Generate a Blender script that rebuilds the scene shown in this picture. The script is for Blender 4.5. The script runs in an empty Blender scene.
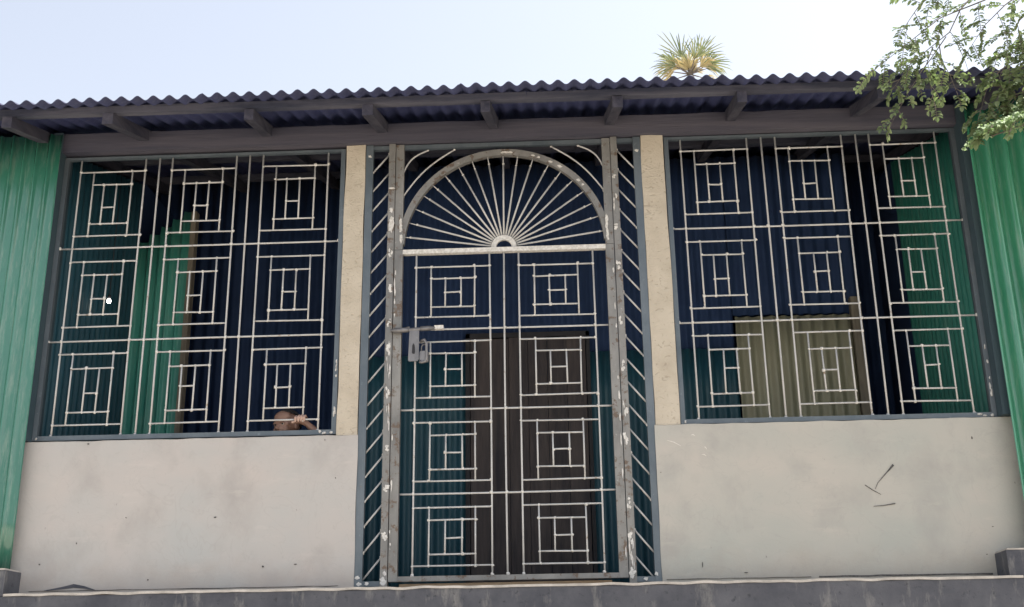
import bpy, bmesh, math, random
from mathutils import Vector, Matrix, noise
random.seed(7)
R = math.radians
scene = bpy.context.scene
col = scene.collection
V = Vector

# ------------------------------------------------------------------ materials
def new_mat(name):
    m = bpy.data.materials.new(name); m.use_nodes = True
    nt = m.node_tree; nt.nodes.clear()
    out = nt.nodes.new('ShaderNodeOutputMaterial')
    b = nt.nodes.new('ShaderNodeBsdfPrincipled')
    nt.links.new(b.outputs[0], out.inputs[0])
    return m, nt, b, out

def noise_node(nt, scale, detail=4, rough=.55, stretch=None, dist=0):
    tc = nt.nodes.new('ShaderNodeTexCoord'); mp = nt.nodes.new('ShaderNodeMapping')
    if stretch: mp.inputs['Scale'].default_value = stretch
    n = nt.nodes.new('ShaderNodeTexNoise')
    n.inputs['Scale'].default_value = scale; n.inputs['Detail'].default_value = detail
    n.inputs['Roughness'].default_value = rough; n.inputs['Distortion'].default_value = dist
    nt.links.new(tc.outputs['Object'], mp.inputs[0]); nt.links.new(mp.outputs[0], n.inputs[0])
    return n

def ramp(nt, src, stops):
    r = nt.nodes.new('ShaderNodeValToRGB'); nt.links.new(src, r.inputs[0])
    e = r.color_ramp.elements
    while len(e) < len(stops): e.new(.5)
    for k, (p, c) in zip(e, stops):
        k.position = p; k.color = (*c, 1) if len(c) == 3 else c
    return r

def mixc(nt, fac, a, b, mode='MIX'):
    m = nt.nodes.new('ShaderNodeMix'); m.data_type = 'RGBA'; m.blend_type = mode
    for sock, v in ((m.inputs[0], fac), (m.inputs[6], a), (m.inputs[7], b)):
        if hasattr(v, 'links') or isinstance(v, bpy.types.NodeSocket): nt.links.new(v, sock)
        elif isinstance(v, (int, float)): sock.default_value = v
        else: sock.default_value = (*v, 1)
    return m.outputs[2]

def bump(nt, b, src, strength, dist=.01):
    n = nt.nodes.new('ShaderNodeBump'); n.inputs['Strength'].default_value = strength
    n.inputs['Distance'].default_value = dist
    nt.links.new(src, n.inputs['Height']); nt.links.new(n.outputs[0], b.inputs['Normal'])

def simple(name, c1, c2, scale, rough=.8, metal=0, stretch=None, bmp=.2, bscale=None, spec=.5, lo=.35, hi=.65, detail=5):
    m, nt, b, out = new_mat(name)
    n = noise_node(nt, scale, detail, .6, stretch)
    r = ramp(nt, n.outputs[0], [(lo, c1), (hi, c2)])
    nt.links.new(r.outputs[0], b.inputs['Base Color'])
    b.inputs['Roughness'].default_value = rough; b.inputs['Metallic'].default_value = metal
    b.inputs['Specular IOR Level'].default_value = spec
    if bmp:
        n2 = noise_node(nt, bscale or scale * 6, 6, .6, stretch)
        bump(nt, b, n2.outputs[0], bmp)
    return m

def plaster(name, base, tint, dark, light):
    """cement render: broad clouds, trowel smears, specks of dirt"""
    m, nt, b, out = new_mat(name)
    n1 = noise_node(nt, 1.3, 4, .55, (1, 1, 1.6)); r1 = ramp(nt, n1.outputs[0], [(.3, base), (.7, tint)])
    n2 = noise_node(nt, 3.1, 5, .6, (1, 1, .8)); r2 = ramp(nt, n2.outputs[0], [(.50, (0, 0, 0)), (.76, (.85, .85, .85))])
    c = mixc(nt, r2.outputs[0], r1.outputs[0], dark)
    n3 = noise_node(nt, 26, 3, .7, (1, 1, .5)); r3 = ramp(nt, n3.outputs[0], [(.71, (0, 0, 0)), (.77, (.7, .7, .7))])
    c = mixc(nt, r3.outputs[0], c, (dark[0] * .5, dark[1] * .5, dark[2] * .5))
    n4 = noise_node(nt, 5.5, 6, .65, (.5, 1, 2.2)); r4 = ramp(nt, n4.outputs[0], [(.6, (0, 0, 0)), (.75, (.5, .5, .5))])
    c = mixc(nt, r4.outputs[0], c, light)
    # splash dirt and damp along the foot of the wall, hair-thin trowel arcs
    tc = nt.nodes.new('ShaderNodeTexCoord'); sx = nt.nodes.new('ShaderNodeSeparateXYZ'); nt.links.new(tc.outputs['Object'], sx.inputs[0])
    n7 = noise_node(nt, 4.5, 7, .7); ma = nt.nodes.new('ShaderNodeMath'); ma.operation = 'MULTIPLY_ADD'; nt.links.new(n7.outputs[0], ma.inputs[0]); ma.inputs[1].default_value = .55
    mz = nt.nodes.new('ShaderNodeMath'); mz.operation = 'MULTIPLY'; nt.links.new(sx.outputs[2], mz.inputs[0]); mz.inputs[1].default_value = -1; nt.links.new(mz.outputs[0], ma.inputs[2])
    r7 = ramp(nt, ma.outputs[0], [(.08, (0, 0, 0)), (.34, (.55, .55, .55))])
    c = mixc(nt, r7.outputs[0], c, (base[0] * .80, base[1] * .76, base[2] * .70))
    n8 = noise_node(nt, 2.4, 3, .5, (1, 1, 1), 3.5); r8 = ramp(nt, n8.outputs[0], [(.485, (0, 0, 0)), (.5, (.28, .28, .28)), (.515, (0, 0, 0))])
    c = mixc(nt, r8.outputs[0], c, dark)
    nt.links.new(c, b.inputs['Base Color'])
    b.inputs['Roughness'].default_value = .88; b.inputs['Specular IOR Level'].default_value = .25
    n5 = noise_node(nt, 60, 6, .6); bump(nt, b, n5.outputs[0], .25, .004)
    return m

M = {}
M['wall'] = plaster('grey_plaster', (.445, .41, .385), (.39, .395, .385), (.335, .32, .305), (.49, .46, .43))
M['wall_warm'] = plaster('grey_plaster_warm', (.435, .41, .37), (.365, .375, .345), (.32, .315, .295), (.465, .44, .395))

def pillar_mat():
    m, nt, b, out = new_mat('cream_rough_plaster')
    n1 = noise_node(nt, 5, 5, .6); r1 = ramp(nt, n1.outputs[0], [(.3, (.42, .37, .295)), (.7, (.52, .47, .385))])
    v = nt.nodes.new('ShaderNodeTexNoise'); tc = nt.nodes.new('ShaderNodeTexCoord'); mp = nt.nodes.new('ShaderNodeMapping')
    v.inputs['Scale'].default_value = 22; v.inputs['Detail'].default_value = 3; v.inputs['Distortion'].default_value = 1.6
    mp.inputs['Scale'].default_value = (1, 1, 1.4)
    nt.links.new(tc.outputs['Object'], mp.inputs[0]); nt.links.new(mp.outputs[0], v.inputs[0])
    r2 = ramp(nt, v.outputs[0], [(.33, (.8, .8, .8)), (.40, (0, 0, 0))])
    c = mixc(nt, r2.outputs[0], r1.outputs[0], (.34, .30, .235))
    n3 = noise_node(nt, 90, 2, .5, (1, 1, .6)); r3 = ramp(nt, n3.outputs[0], [(.76, (0, 0, 0)), (.79, (.8, .8, .8))])
    c = mixc(nt, r3.outputs[0], c, (.16, .12, .08))
    n6 = noise_node(nt, 2.2, 5, .6); r6 = ramp(nt, n6.outputs[0], [(.5, (0, 0, 0)), (.75, (.6, .6, .6))])
    c = mixc(nt, r6.outputs[0], c, (.46, .41, .33))
    nt.links.new(c, b.inputs['Base Color']); b.inputs['Roughness'].default_value = .92
    b.inputs['Specular IOR Level'].default_value = .2
    bump(nt, b, v.outputs[0], .8, .01)
    return m
M['pillar'] = pillar_mat()

def cement(name, a, bb, streak):
    m, nt, b, out = new_mat(name)
    n1 = noise_node(nt, 3.0, 6, .65); r1 = ramp(nt, n1.outputs[0], [(.3, a), (.68, bb)])
    n2 = noise_node(nt, 9, 6, .7, (1, 1, .25)); r2 = ramp(nt, n2.outputs[0], [(.55, (0, 0, 0)), (.72, (.8, .8, .8))])
    c = mixc(nt, r2.outputs[0], r1.outputs[0], streak)
    n3 = noise_node(nt, 20, 5, .7); r3 = ramp(nt, n3.outputs[0], [(.3, (.8, .8, .8)), (.42, (0, 0, 0))])
    c = mixc(nt, r3.outputs[0], c, (a[0] * .5, a[1] * .5, a[2] * .5))
    nt.links.new(c, b.inputs['Base Color']); b.inputs['Roughness'].default_value = .75
    bump(nt, b, n3.outputs[0], .4, .006)
    return m
M['cement'] = cement('dark_cement', (.035, .039, .052), (.095, .098, .112), (.22, .215, .205))
M['lip'] = simple('pale_cement_edge', (.34, .32, .29), (.50, .47, .43), 9, .9, bmp=.4)

def painted_sheet(name, c, c2, rough, dust=.25, spec=.5):
    m, nt, b, out = new_mat(name)
    n1 = noise_node(nt, 1.6, 4, .6, (1, 1, .4)); r1 = ramp(nt, n1.outputs[0], [(.3, c), (.7, c2)])
    n2 = noise_node(nt, 14, 6, .7, (2, 2, .25)); r2 = ramp(nt, n2.outputs[0], [(.5, (0, 0, 0)), (.85, (dust,) * 3)])
    cc = mixc(nt, r2.outputs[0], r1.outputs[0], (.42, .44, .38))
    n4 = noise_node(nt, 35, 3, .6, (1, 1, .6)); r4 = ramp(nt, n4.outputs[0], [(.74, (0, 0, 0)), (.77, (.6, .6, .6))])
    cc = mixc(nt, r4.outputs[0], cc, (.08, .09, .06))
    nt.links.new(cc, b.inputs['Base Color']); b.inputs['Roughness'].default_value = rough
    n3 = noise_node(nt, 4, 3, .5, (1, 1, .5)); bump(nt, b, n3.outputs[0], .12, .01)
    b.inputs['Specular IOR Level'].default_value = spec
    return m
M['green'] = painted_sheet('green_painted_iron', (.03, .185, .105), (.048, .235, .14), .27, .3, 1.0)
M['green_pale'] = painted_sheet('green_painted_iron_weathered', (.024, .135, .09), (.04, .175, .12), .2, .4, 1.0)
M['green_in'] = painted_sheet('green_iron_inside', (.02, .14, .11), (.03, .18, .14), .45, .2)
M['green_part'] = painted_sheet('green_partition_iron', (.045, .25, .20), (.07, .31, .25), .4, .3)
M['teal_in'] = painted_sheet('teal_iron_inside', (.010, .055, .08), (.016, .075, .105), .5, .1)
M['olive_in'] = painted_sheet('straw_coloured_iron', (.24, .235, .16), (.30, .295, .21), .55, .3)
M['navy_shade'] = simple('navy_interior_shade', (.007, .026, .082), (.011, .034, .10), 4, .8, bmp=.1)  # interior shade put into the colour as dark blue
M['corner'] = simple('dark_teal_angle', (.03, .055, .07), (.045, .075, .09), 4, .6, stretch=(1, 1, .3))
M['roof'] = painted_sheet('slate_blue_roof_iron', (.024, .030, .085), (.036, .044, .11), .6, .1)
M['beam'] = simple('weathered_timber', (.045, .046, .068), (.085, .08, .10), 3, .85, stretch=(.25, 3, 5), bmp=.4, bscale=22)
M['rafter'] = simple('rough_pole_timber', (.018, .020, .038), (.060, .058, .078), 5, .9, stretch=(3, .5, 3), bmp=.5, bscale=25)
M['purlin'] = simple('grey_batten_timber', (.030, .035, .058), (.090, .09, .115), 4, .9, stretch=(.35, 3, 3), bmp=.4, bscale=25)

def metal_paint(name, a, bb, rust, rough=.5, rl=.66, metal=.0):
    m, nt, b, out = new_mat(name)
    n1 = noise_node(nt, 6, 5, .65, (1, 1, .5)); r1 = ramp(nt, n1.outputs[0], [(.32, a), (.68, bb)])
    n2 = noise_node(nt, 19, 6, .7); r2 = ramp(nt, n2.outputs[0], [(rl, (0, 0, 0)), (rl + .06, (1, 1, 1))])
    c = mixc(nt, r2.outputs[0], r1.outputs[0], rust)
    n3 = noise_node(nt, 31, 6, .7); r3 = ramp(nt, n3.outputs[0], [(.62, (0, 0, 0)), (.7, (.7, .7, .7))])
    c = mixc(nt, r3.outputs[0], c, (bb[0] * 1.5, bb[1] * 1.5, bb[2] * 1.5))
    nt.links.new(c, b.inputs['Base Color']); b.inputs['Roughness'].default_value = rough
    b.inputs['Metallic'].default_value = metal
    bump(nt, b, n2.outputs[0], .2, .003)
    return m
M['rod'] = metal_paint('pale_primed_rod', (.37, .375, .37), (.51, .51, .50), (.24, .18, .12), .55, .62)
M['weld'] = simple('whitened_weld', (.50, .485, .45), (.72, .71, .68), 60, .7, bmp=.5)
M['frame'] = metal_paint('blue_grey_steel', (.085, .11, .13), (.135, .16, .18), (.20, .15, .11), .45, metal=.3)
M['post'] = metal_paint('scuffed_grey_steel', (.155, .155, .15), (.26, .255, .24), (.13, .095, .07), .5, .55, metal=.25)
M['steel'] = metal_paint('worn_zinc_steel', (.13, .13, .135), (.28, .27, .27), (.10, .08, .07), .4, .64, metal=.5)
M['dark'] = simple('dark_slot', (.012, .012, .015), (.02, .02, .025), 8, .7, bmp=0)
M['mark'] = simple('charcoal_mark', (.05, .05, .05), (.13, .12, .115), 60, .95, bmp=0)
M['scuff'] = simple('scraped_plaster', (.60, .58, .54), (.68, .66, .62), 60, .95, bmp=.2)
M['door'] = simple('brown_plank_wood', (.018, .016, .022), (.085, .068, .062), 2.2, .7, stretch=(7, 1, .7), bmp=.5, bscale=9, lo=.3, hi=.75)
M['board'] = simple('brown_jamb_wood', (.13, .115, .09), (.22, .195, .15), 4, .8, stretch=(5, 5, .5))
M['pale_wood'] = simple('pale_batten_wood', (.42, .30, .20), (.55, .42, .29), 6, .85, stretch=(.4, 4, 4))
M['floor'] = simple('dusty_floor', (.14, .13, .125), (.21, .195, .18), 3, .85)
M['ground'] = simple('dry_earth', (.29, .255, .215), (.38, .345, .30), .8, .95, bmp=.5, bscale=12)
M['bark'] = simple('grey_bark', (.10, .085, .07), (.2, .175, .15), 9, .95, stretch=(2, 2, .4), bmp=.6)
M['skin'] = simple('brown_skin', (.17, .095, .068), (.23, .135, .10), 14, .48, bmp=.05, bscale=120)
M['lit_skin'] = simple('lit_finger_skin', (.36, .24, .19), (.44, .30, .24), 14, .5, bmp=0)
M['hair'] = simple('black_cropped_hair', (.006, .005, .005), (.02, .016, .014), 120, .9, bmp=.8, bscale=300)
M['eye'] = simple('eye_white', (.40, .36, .33), (.44, .40, .37), 30, .25, bmp=0)
M['iris'] = simple('dark_iris', (.008, .005, .004), (.012, .008, .006), 30, .15, bmp=0)
M['lip_skin'] = simple('lip_skin', (.26, .11, .085), (.30, .13, .10), 30, .45, bmp=0)
M['shirt'] = simple('dark_cotton', (.03, .035, .06), (.045, .05, .08), 40, .95)
M['shorts'] = simple('khaki_cotton', (.16, .13, .09), (.2, .165, .11), 40, .95)

def leaf_mat(name, a, bb, tr, fac=.4):
    m, nt, b, out = new_mat(name)
    oi = nt.nodes.new('ShaderNodeNewGeometry')
    r = ramp(nt, oi.outputs['Random Per Island'], [(0, a), (1, bb)])
    nt.links.new(r.outputs[0], b.inputs['Base Color']); b.inputs['Roughness'].default_value = .62; b.inputs['Specular IOR Level'].default_value = .25
    t = nt.nodes.new('ShaderNodeBsdfTranslucent')
    c = mixc(nt, 1.0, r.outputs[0], tr, 'MULTIPLY'); nt.links.new(c, t.inputs[0])
    mx = nt.nodes.new('ShaderNodeMixShader'); mx.inputs[0].default_value = fac
    nt.links.new(b.outputs[0], mx.inputs[1]); nt.links.new(t.outputs[0], mx.inputs[2]); nt.links.new(mx.outputs[0], out.inputs[0])
    return m
M['leaf'] = leaf_mat('feathery_leaf', (.12, .165, .09), (.24, .29, .15), (1.1, 1.25, .8), .25)
M['sunlit_leaf'] = leaf_mat('sunlit_bough_leaf', (.17, .25, .12), (.30, .38, .22), (1.2, 1.3, .8), .35)  # paler copy of the tree's leaf, with sunlight in the base colour
M['palm'] = leaf_mat('palm_leaf', (.12, .16, .09), (.30, .31, .18), (1.3, 1.25, .9), .35)
M['palm_dry'] = leaf_mat('dry_palm_leaf', (.30, .25, .12), (.50, .43, .25), (1.2, 1.1, .9), .35)
mb_, nt_, b_, o_ = new_mat('lit_bulb'); b_.inputs['Emission Color'].default_value = (1, .93, .85, 1); b_.inputs['Emission Strength'].default_value = 6
M['bulb'] = mb_

# ------------------------------------------------------------------ mesh helpers
class MB:
    def __init__(s): s.v = []; s.f = []; s.m = []; s.sm = []
    def add(s, vs, fs, mi=0, smooth=False):
        o = len(s.v); s.v += [tuple(p) for p in vs]
        for f in fs: s.f.append(tuple(i + o for i in f)); s.m.append(mi); s.sm.append(smooth)
    def box(s, a, b, mi=0, jit=0):
        (x0, y0, z0), (x1, y1, z1) = a, b
        vs = [(x, y, z) for x in (x0, x1) for y in (y0, y1) for z in (z0, z1)]
        if jit: vs = [tuple(c + random.uniform(-jit, jit) for c in p) for p in vs]
        s.add(vs, [(0, 1, 3, 2), (4, 6, 7, 5), (0, 4, 5, 1), (2, 3, 7, 6), (0, 2, 6, 4), (1, 5, 7, 3)], mi)
    def grid_box(s, a, b, nx, nz, jit, mi=0):
        """box whose front face and rim are gently uneven"""
        (x0, y0, z0), (x1, y1, z1) = a, b
        vs = []; fs = []
        for k, y in enumerate((y0, y1)):
            for i in range(nx + 1):
                for j in range(nz + 1):
                    x = x0 + (x1 - x0) * i / nx; z = z0 + (z1 - z0) * j / nz
                    p = V((x * 3, k * 9.1, z * 3))
                    dx = jit * noise.noise(p + V((5, 0, 0))); dz = jit * noise.noise(p + V((0, 7, 0)) + V((x * 4, 0, 0)))
                    dy = jit * noise.noise(p * .7) if k == 0 else 0
                    vs.append((x + (dx if i in (0, nx) else 0), y + dy, z + (dz if j in (0, nz) else 0)))
        n = (nx + 1) * (nz + 1); I = lambda k, i, j: k * n + i * (nz + 1) + j
        for i in range(nx):
            for j in range(nz):
                fs.append((I(0, i, j), I(0, i + 1, j), I(0, i + 1, j + 1), I(0, i, j + 1)))
                fs.append((I(1, i, j), I(1, i, j + 1), I(1, i + 1, j + 1), I(1, i + 1, j)))
        for i in range(nx):
            fs.append((I(0, i, nz), I(0, i + 1, nz), I(1, i + 1, nz), I(1, i, nz))); fs.append((I(0, i, 0), I(1, i, 0), I(1, i + 1, 0), I(0, i + 1, 0)))
        for j in range(nz):
            fs.append((I(0, 0, j), I(0, 0, j + 1), I(1, 0, j + 1), I(1, 0, j))); fs.append((I(0, nx, j), I(1, nx, j), I(1, nx, j + 1), I(0, nx, j + 1)))
        s.add(vs, fs, mi)
    def tube(s, pts, rad, n=8, mi=0, cap=True):
        pts = [V(p) for p in pts]; rads = rad if isinstance(rad, (list, tuple)) else [rad] * len(pts)
        vs = []; fs = []; up = None
        for i, p in enumerate(pts):
            t = (pts[min(i + 1, len(pts) - 1)] - pts[max(i - 1, 0)]).normalized()
            if up is None: up = V((0, 1, 0)) if abs(t.y) < .9 else V((1, 0, 0))
            a = t.cross(up).normalized(); b = a.cross(t).normalized(); up = b
            for k in range(n):
                q = 2 * math.pi * (k + .5) / n; vs.append(p + (a * math.cos(q) + b * math.sin(q)) * rads[i])
        for i in range(len(pts) - 1):
            for k in range(n):
                k2 = (k + 1) % n; fs.append((i * n + k, i * n + k2, (i + 1) * n + k2, (i + 1) * n + k))
        s.add(vs, fs, mi, n > 4)
        if cap:
            o = len(s.v) - len(vs)
            s.f.append(tuple(o + k for k in range(n))[::-1]); s.m.append(mi); s.sm.append(False)
            s.f.append(tuple(o + (len(pts) - 1) * n + k for k in range(n))); s.m.append(mi); s.sm.append(False)
    def bar(s, p, q, w, d, mi=0):
        """square-section bar from p to q: w across in the facade plane, d deep in y"""
        p, q = V(p), V(q); t = (q - p).normalized(); a = t.cross(V((0, 1, 0))).normalized() * w / 2; b = V((0, d / 2, 0))
        vs = [e + x * a + y * b for e in (p, q) for x, y in ((-1, -1), (1, -1), (1, 1), (-1, 1))]
        s.add(vs, [(0, 1, 2, 3), (4, 7, 6, 5), (0, 4, 5, 1), (1, 5, 6, 2), (2, 6, 7, 3), (3, 7, 4, 0)], mi)
    def blob(s, c, r, mi=0, seg=6, jit=.25):
        c = V(c); r = V(r) if hasattr(r, '__len__') else V((r, r, r))
        vs = [c + V((0, 0, r.z))]; fs = []
        rings = 4
        for i in range(1, rings):
            th = math.pi * i / rings
            for k in range(seg):
                ph = 2 * math.pi * k / seg; j = 1 + random.uniform(-jit, jit)
                vs.append(c + V((r.x * math.sin(th) * math.cos(ph), r.y * math.sin(th) * math.sin(ph), r.z * math.cos(th))) * j)
        vs.append(c - V((0, 0, r.z))); n = len(vs) - 1
        for k in range(seg):
            k2 = (k + 1) % seg
            fs.append((0, 1 + k, 1 + k2)); fs.append((n, n - seg + k2, n - seg + k))
            for i in range(rings - 2): fs.append((1 + i * seg + k, 1 + (i + 1) * seg + k, 1 + (i + 1) * seg + k2, 1 + i * seg + k2))
        s.add(vs, fs, mi, True)
    def patch(s, c, w, h, mi=1):
        """thin jagged dab of paint on a face that looks along -y"""
        n = 11; x, y, z = c
        s.prism([(x + w * math.cos(2 * math.pi * k / n) * random.uniform(.45, 1.15), z + h * math.sin(2 * math.pi * k / n) * random.uniform(.45, 1.15)) for k in range(n)], y - .0012, y + .002, mi)
    def prism(s, poly, y0, y1, mi=0):
        """outline in x,z extruded from y0 to y1"""
        n = len(poly); vs = [(x, y0, z) for x, z in poly] + [(x, y1, z) for x, z in poly]
        s.add(vs, [tuple(range(n)), tuple(range(2 * n - 1, n - 1, -1))] + [(i, i + n, (i + 1) % n + n, (i + 1) % n) for i in range(n)], mi)
    def build(s, name, mats, parent=None, loc=None):
        me = bpy.data.meshes.new(name); me.from_pydata(s.v, [], s.f)
        for m in (mats if isinstance(mats, (list, tuple)) else [mats]): me.materials.append(M[m])
        me.polygons.foreach_set('material_index', s.m); me.polygons.foreach_set('use_smooth', s.sm)
        me.update()
        bm = bmesh.new(); bm.from_mesh(me); bmesh.ops.recalc_face_normals(bm, faces=bm.faces); bm.to_mesh(me); bm.free()
        o = bpy.data.objects.new(name, me); col.objects.link(o)
        if parent: o.parent = parent
        if loc: o.location = loc
        return o

def tag(o, label=None, cat=None, group=None, kind=None):
    for k, v in (('label', label), ('category', cat), ('group', group), ('kind', kind)):
        if v: o[k] = v
    return o
def empty(name, loc=(0, 0, 0), rz=0):
    o = bpy.data.objects.new(name, None); col.objects.link(o); o.location = loc; o.rotation_euler = (0, 0, rz); return o

def corrugated(name, mat, origin, U, Vv, N, length, height, pitch, amp, parent=None, rows=6, top=None, sheets=0, edge=0., shape=1.0, wob=.002):
    """wavy iron sheet: waves run along U, ribs along Vv, depth along N; a real 1.5 mm thick shell"""
    U, Vv, N, origin = V(U), V(Vv), V(N), V(origin)
    npw = 12; n = max(4, int(round(length / pitch * npw))); vs = []; fs = []
    offs = [(random.uniform(-edge, edge), random.uniform(-.4, .4) * edge) for _ in range(200)]
    for side in (0, 1):
        for i in range(n + 1):
            u = length * i / n; ph = 2 * math.pi * u / pitch
            w = math.cos(ph); w = math.copysign(abs(w) ** shape, w) if shape > 0 else ((1 + w) / 2) ** 5 * 2 - 1   # negative: flat pans between narrow ridges
            sh = offs[int(u / sheets)] if sheets else (0, 0)
            hh = top(u) if top else height
            for j in range(rows + 1):
                v = hh * j / rows
                e = sh[0] if (sheets and j == 0) else 0
                wv = wob * noise.noise(V((u * 2.3, v * 1.7, len(name))))
                vs.append(origin + U * u + Vv * (v + e) + N * (amp * w + wv * 2 + sh[1] + (-.0015 if side else 0)))
    m = (n + 1) * (rows + 1); I = lambda s_, i, j: s_ * m + i * (rows + 1) + j
    for i in range(n):
        for j in range(rows):
            fs.append((I(0, i, j), I(0, i + 1, j), I(0, i + 1, j + 1), I(0, i, j + 1))); fs.append((I(1, i, j), I(1, i, j + 1), I(1, i + 1, j + 1), I(1, i + 1, j)))
        fs.append((I(0, i, 0), I(1, i, 0), I(1, i + 1, 0), I(0, i + 1, 0))); fs.append((I(0, i, rows), I(0, i + 1, rows), I(1, i + 1, rows), I(1, i, rows)))
    for j in range(rows):
        fs.append((I(0, 0, j), I(0, 0, j + 1), I(1, 0, j + 1), I(1, 0, j))); fs.append((I(0, n, j), I(1, n, j), I(1, n, j + 1), I(0, n, j + 1)))
    b = MB(); b.add(vs, fs, 0, True)
    return b.build(name, mat, parent)

# ------------------------------------------------------------------ setting
GZ = -2.2                # yard level, the porch floor is raised
PZ = -0.022              # top of the plinth
b = MB(); n = 40
vs = []; fs = []
for i in range(n + 1):
    for j in range(n + 1):
        x = -400 + 800 * i / n; y = -400 + 800 * j / n
        vs.append((x, y, GZ))
for i in range(n):
    for j in range(n): a = i * (n + 1) + j; fs.append((a, a + n + 1, a + n + 2, a + 1))
b.add(vs, fs); tag(b.build('ground', 'ground'), kind='structure')

house = empty('house', (0, 0, GZ))
tag(house, 'low iron-roofed house with white grille door and windows between green corrugated walls', 'house')
H = house
class HB(MB):
    """mesh in world coordinates, parented to the house whose origin lies at yard level"""
    def build(s, name, mats, parent=None, loc=None):
        o = MB.build(s, name, mats, parent or H)
        if (parent or H) is H: o.location = (0, 0, -GZ)
        return o
_c = corrugated
def corrugated(*a, parent=None, **k):
    o = _c(*a, parent=parent or H, **k)
    if (parent or H) is H: o.location = (0, 0, -GZ)
    return o

# plinth with pale chipped edge
b = HB(); b.grid_box((-5.2, -.25, GZ - .1), (5.2, 5.0, PZ - .016), 60, 6, .006); pl = b.build('plinth', 'cement')
b = HB(); b.grid_box((-3.14, -.256, PZ - .015), (3.12, .0, PZ), 160, 1, .007); b.build('plinth_edge', 'lip', pl)
# blocks at both ends that carry the green walls
b = HB(); b.grid_box((-5.2, -.25, PZ - .012), (-3.145, -.0, .125), 14, 2, .010); b.build('end_block', 'cement')
b = HB(); b.grid_box((-5.2, -.254, .127), (-3.15, -.0, .136), 14, 1, .005); b.build('end_block_cap', 'lip')
b = HB(); b.grid_box((3.045, -.25, PZ - .012), (5.2, -.0, .128), 14, 2, .010); b.build('end_block', 'cement')
b = HB(); b.grid_box((3.05, -.254, .130), (5.2, -.0, .139), 14, 1, .005); b.build('end_block_cap', 'lip')
b = HB(); b.box((-5.1, .0, PZ - .014), (5.1, 4.95, PZ + .002)); b.build('floor', 'floor')

# low walls below the windows
b = HB(); b.grid_box((-3.268, -.035, PZ), (-.982, .13, .985), 36, 14, .006)
wl = b.build('low_wall', 'wall'); 
b = HB()
b.grid_box((.975, -.035, PZ), (3.30, .13, 1.003), 36, 14, .006)
wr = b.build('low_wall', 'wall_warm')
wl['label'] = 'left low wall of clean grey plaster'; wr['label'] = 'right low wall with dark scratches'

class Marks:
    """collects marks; each becomes a part of its own"""
    def __init__(s): s.l = []
    def prism(s, *a): b_ = HB(); b_.prism(*a); s.l.append(b_)
    def build(s, n, m, p):
        for b_ in s.l: b_.build(n, m, p)
def stroke(pts, w, mb, y=-.0385, mi=0):
    """thin scratch filled with soot, a hair proud of the plaster"""
    L = []; Rr = []
    for i, (x, z) in enumerate(pts):
        x0, z0 = pts[max(i - 1, 0)]; x1, z1 = pts[min(i + 1, len(pts) - 1)]
        d = V((x1 - x0, z1 - z0)).normalized(); ww = w[i] if hasattr(w, '__len__') else w
        L.append((x - d.y * ww, z + d.x * ww)); Rr.append((x + d.y * ww, z - d.x * ww))
    mb.prism(L + Rr[::-1], y - .001, y + .012, mi)
def spot(mb, x, z, w, h, y=-.0385):
    n = 9; w *= .65; h *= .65; mb.prism([(x + w * math.cos(2 * math.pi * k / n) * random.uniform(.6, 1.1), z + h * math.sin(2 * math.pi * k / n) * random.uniform(.6, 1.1)) for k in range(n)], y - .001, y + .012)
b = Marks()
stroke([(2.358, .552), (2.378, .592), (2.44, .655), (2.470, .685), (2.489, .706)], [.0008, .0014, .003, .0055, .007], b)
stroke([(2.295, .580), (2.34, .547), (2.39, .517)], [.0028, .002, .0008], b)
stroke([(2.335, .443), (2.40, .447), (2.473, .458)], [.001, .0022, .003], b)
for x, z, w, h in ((3.01, .87, .010, .017), (3.06, .30, .012, .006), (1.00, .69, .006, .006), (1.23, .10, .004, .03), (3.0, .13, .012, .004), (1.5, .045, .02, .005)): spot(b, x, z, w, h)
b.build('wall_mark', 'mark', wr)
b = Marks()
for x, z, w, h in ((-1.9, .46, .014, .009), (-2.80, .31, .006, .013), (-2.49, .47, .006, .005), (-2.79, .965, .014, .007), (-1.12, .70, .006, .008), (-1.57, .14, .012, .009), (-1.36, .15, .018, .005), (-2.31, .07, .010, .008), (-1.20, .955, .006, .006), (-3.03, .18, .008, .008)): spot(b, x, z, w, h)
b.build('wall_mark', 'mark', wl)
b = Marks()
stroke([(-2.98, .012), (-2.85, .03), (-2.79, .04), (-2.72, .03), (-2.65, .012)], [.002, .008, .012, .008, .002], b)
b.build('wall_mark', 'cement', wl)
b = Marks()
for x0, z0, x1, z1 in ((1.05, .90, 1.14, .86), (1.29, .85, 1.305, .835), (1.21, .93, 1.235, .925), (1.27, .80, 1.30, .79)): stroke([(x0, z0), ((x0 + x1) / 2, (z0 + z1) / 2 + .006), (x1, z1)], [.001, .003, .001], b)
b.build('wall_mark', 'scuff', wr)
# crack lines where the walls meet the plinth edge
b = Marks()
for x0, x1 in ((1.0, 1.9), (1.95, 3.02)): 
    k = 14; stroke([(x0 + (x1 - x0) * i / k, .012 + .005 * noise.noise(V((x0 + i * .7, 0, 3)))) for i in range(k + 1)], [.001 + .003 * abs(noise.noise(V((i * .9, x0, 0)))) + (.003 if x1 > 3 else 0) for i in range(k + 1)], b)
b.build('wall_crack', 'mark', wr)
b = Marks(); k = 26
stroke([(-3.08 + 2.0 * i / k, .010 + .005 * noise.noise(V((i * .7, 0, 3)))) for i in range(k + 1)], [.001 + .004 * abs(noise.noise(V((i * .9, 2, 0)))) for i in range(k + 1)], b)
b.build('wall_crack', 'mark', wl)

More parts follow.
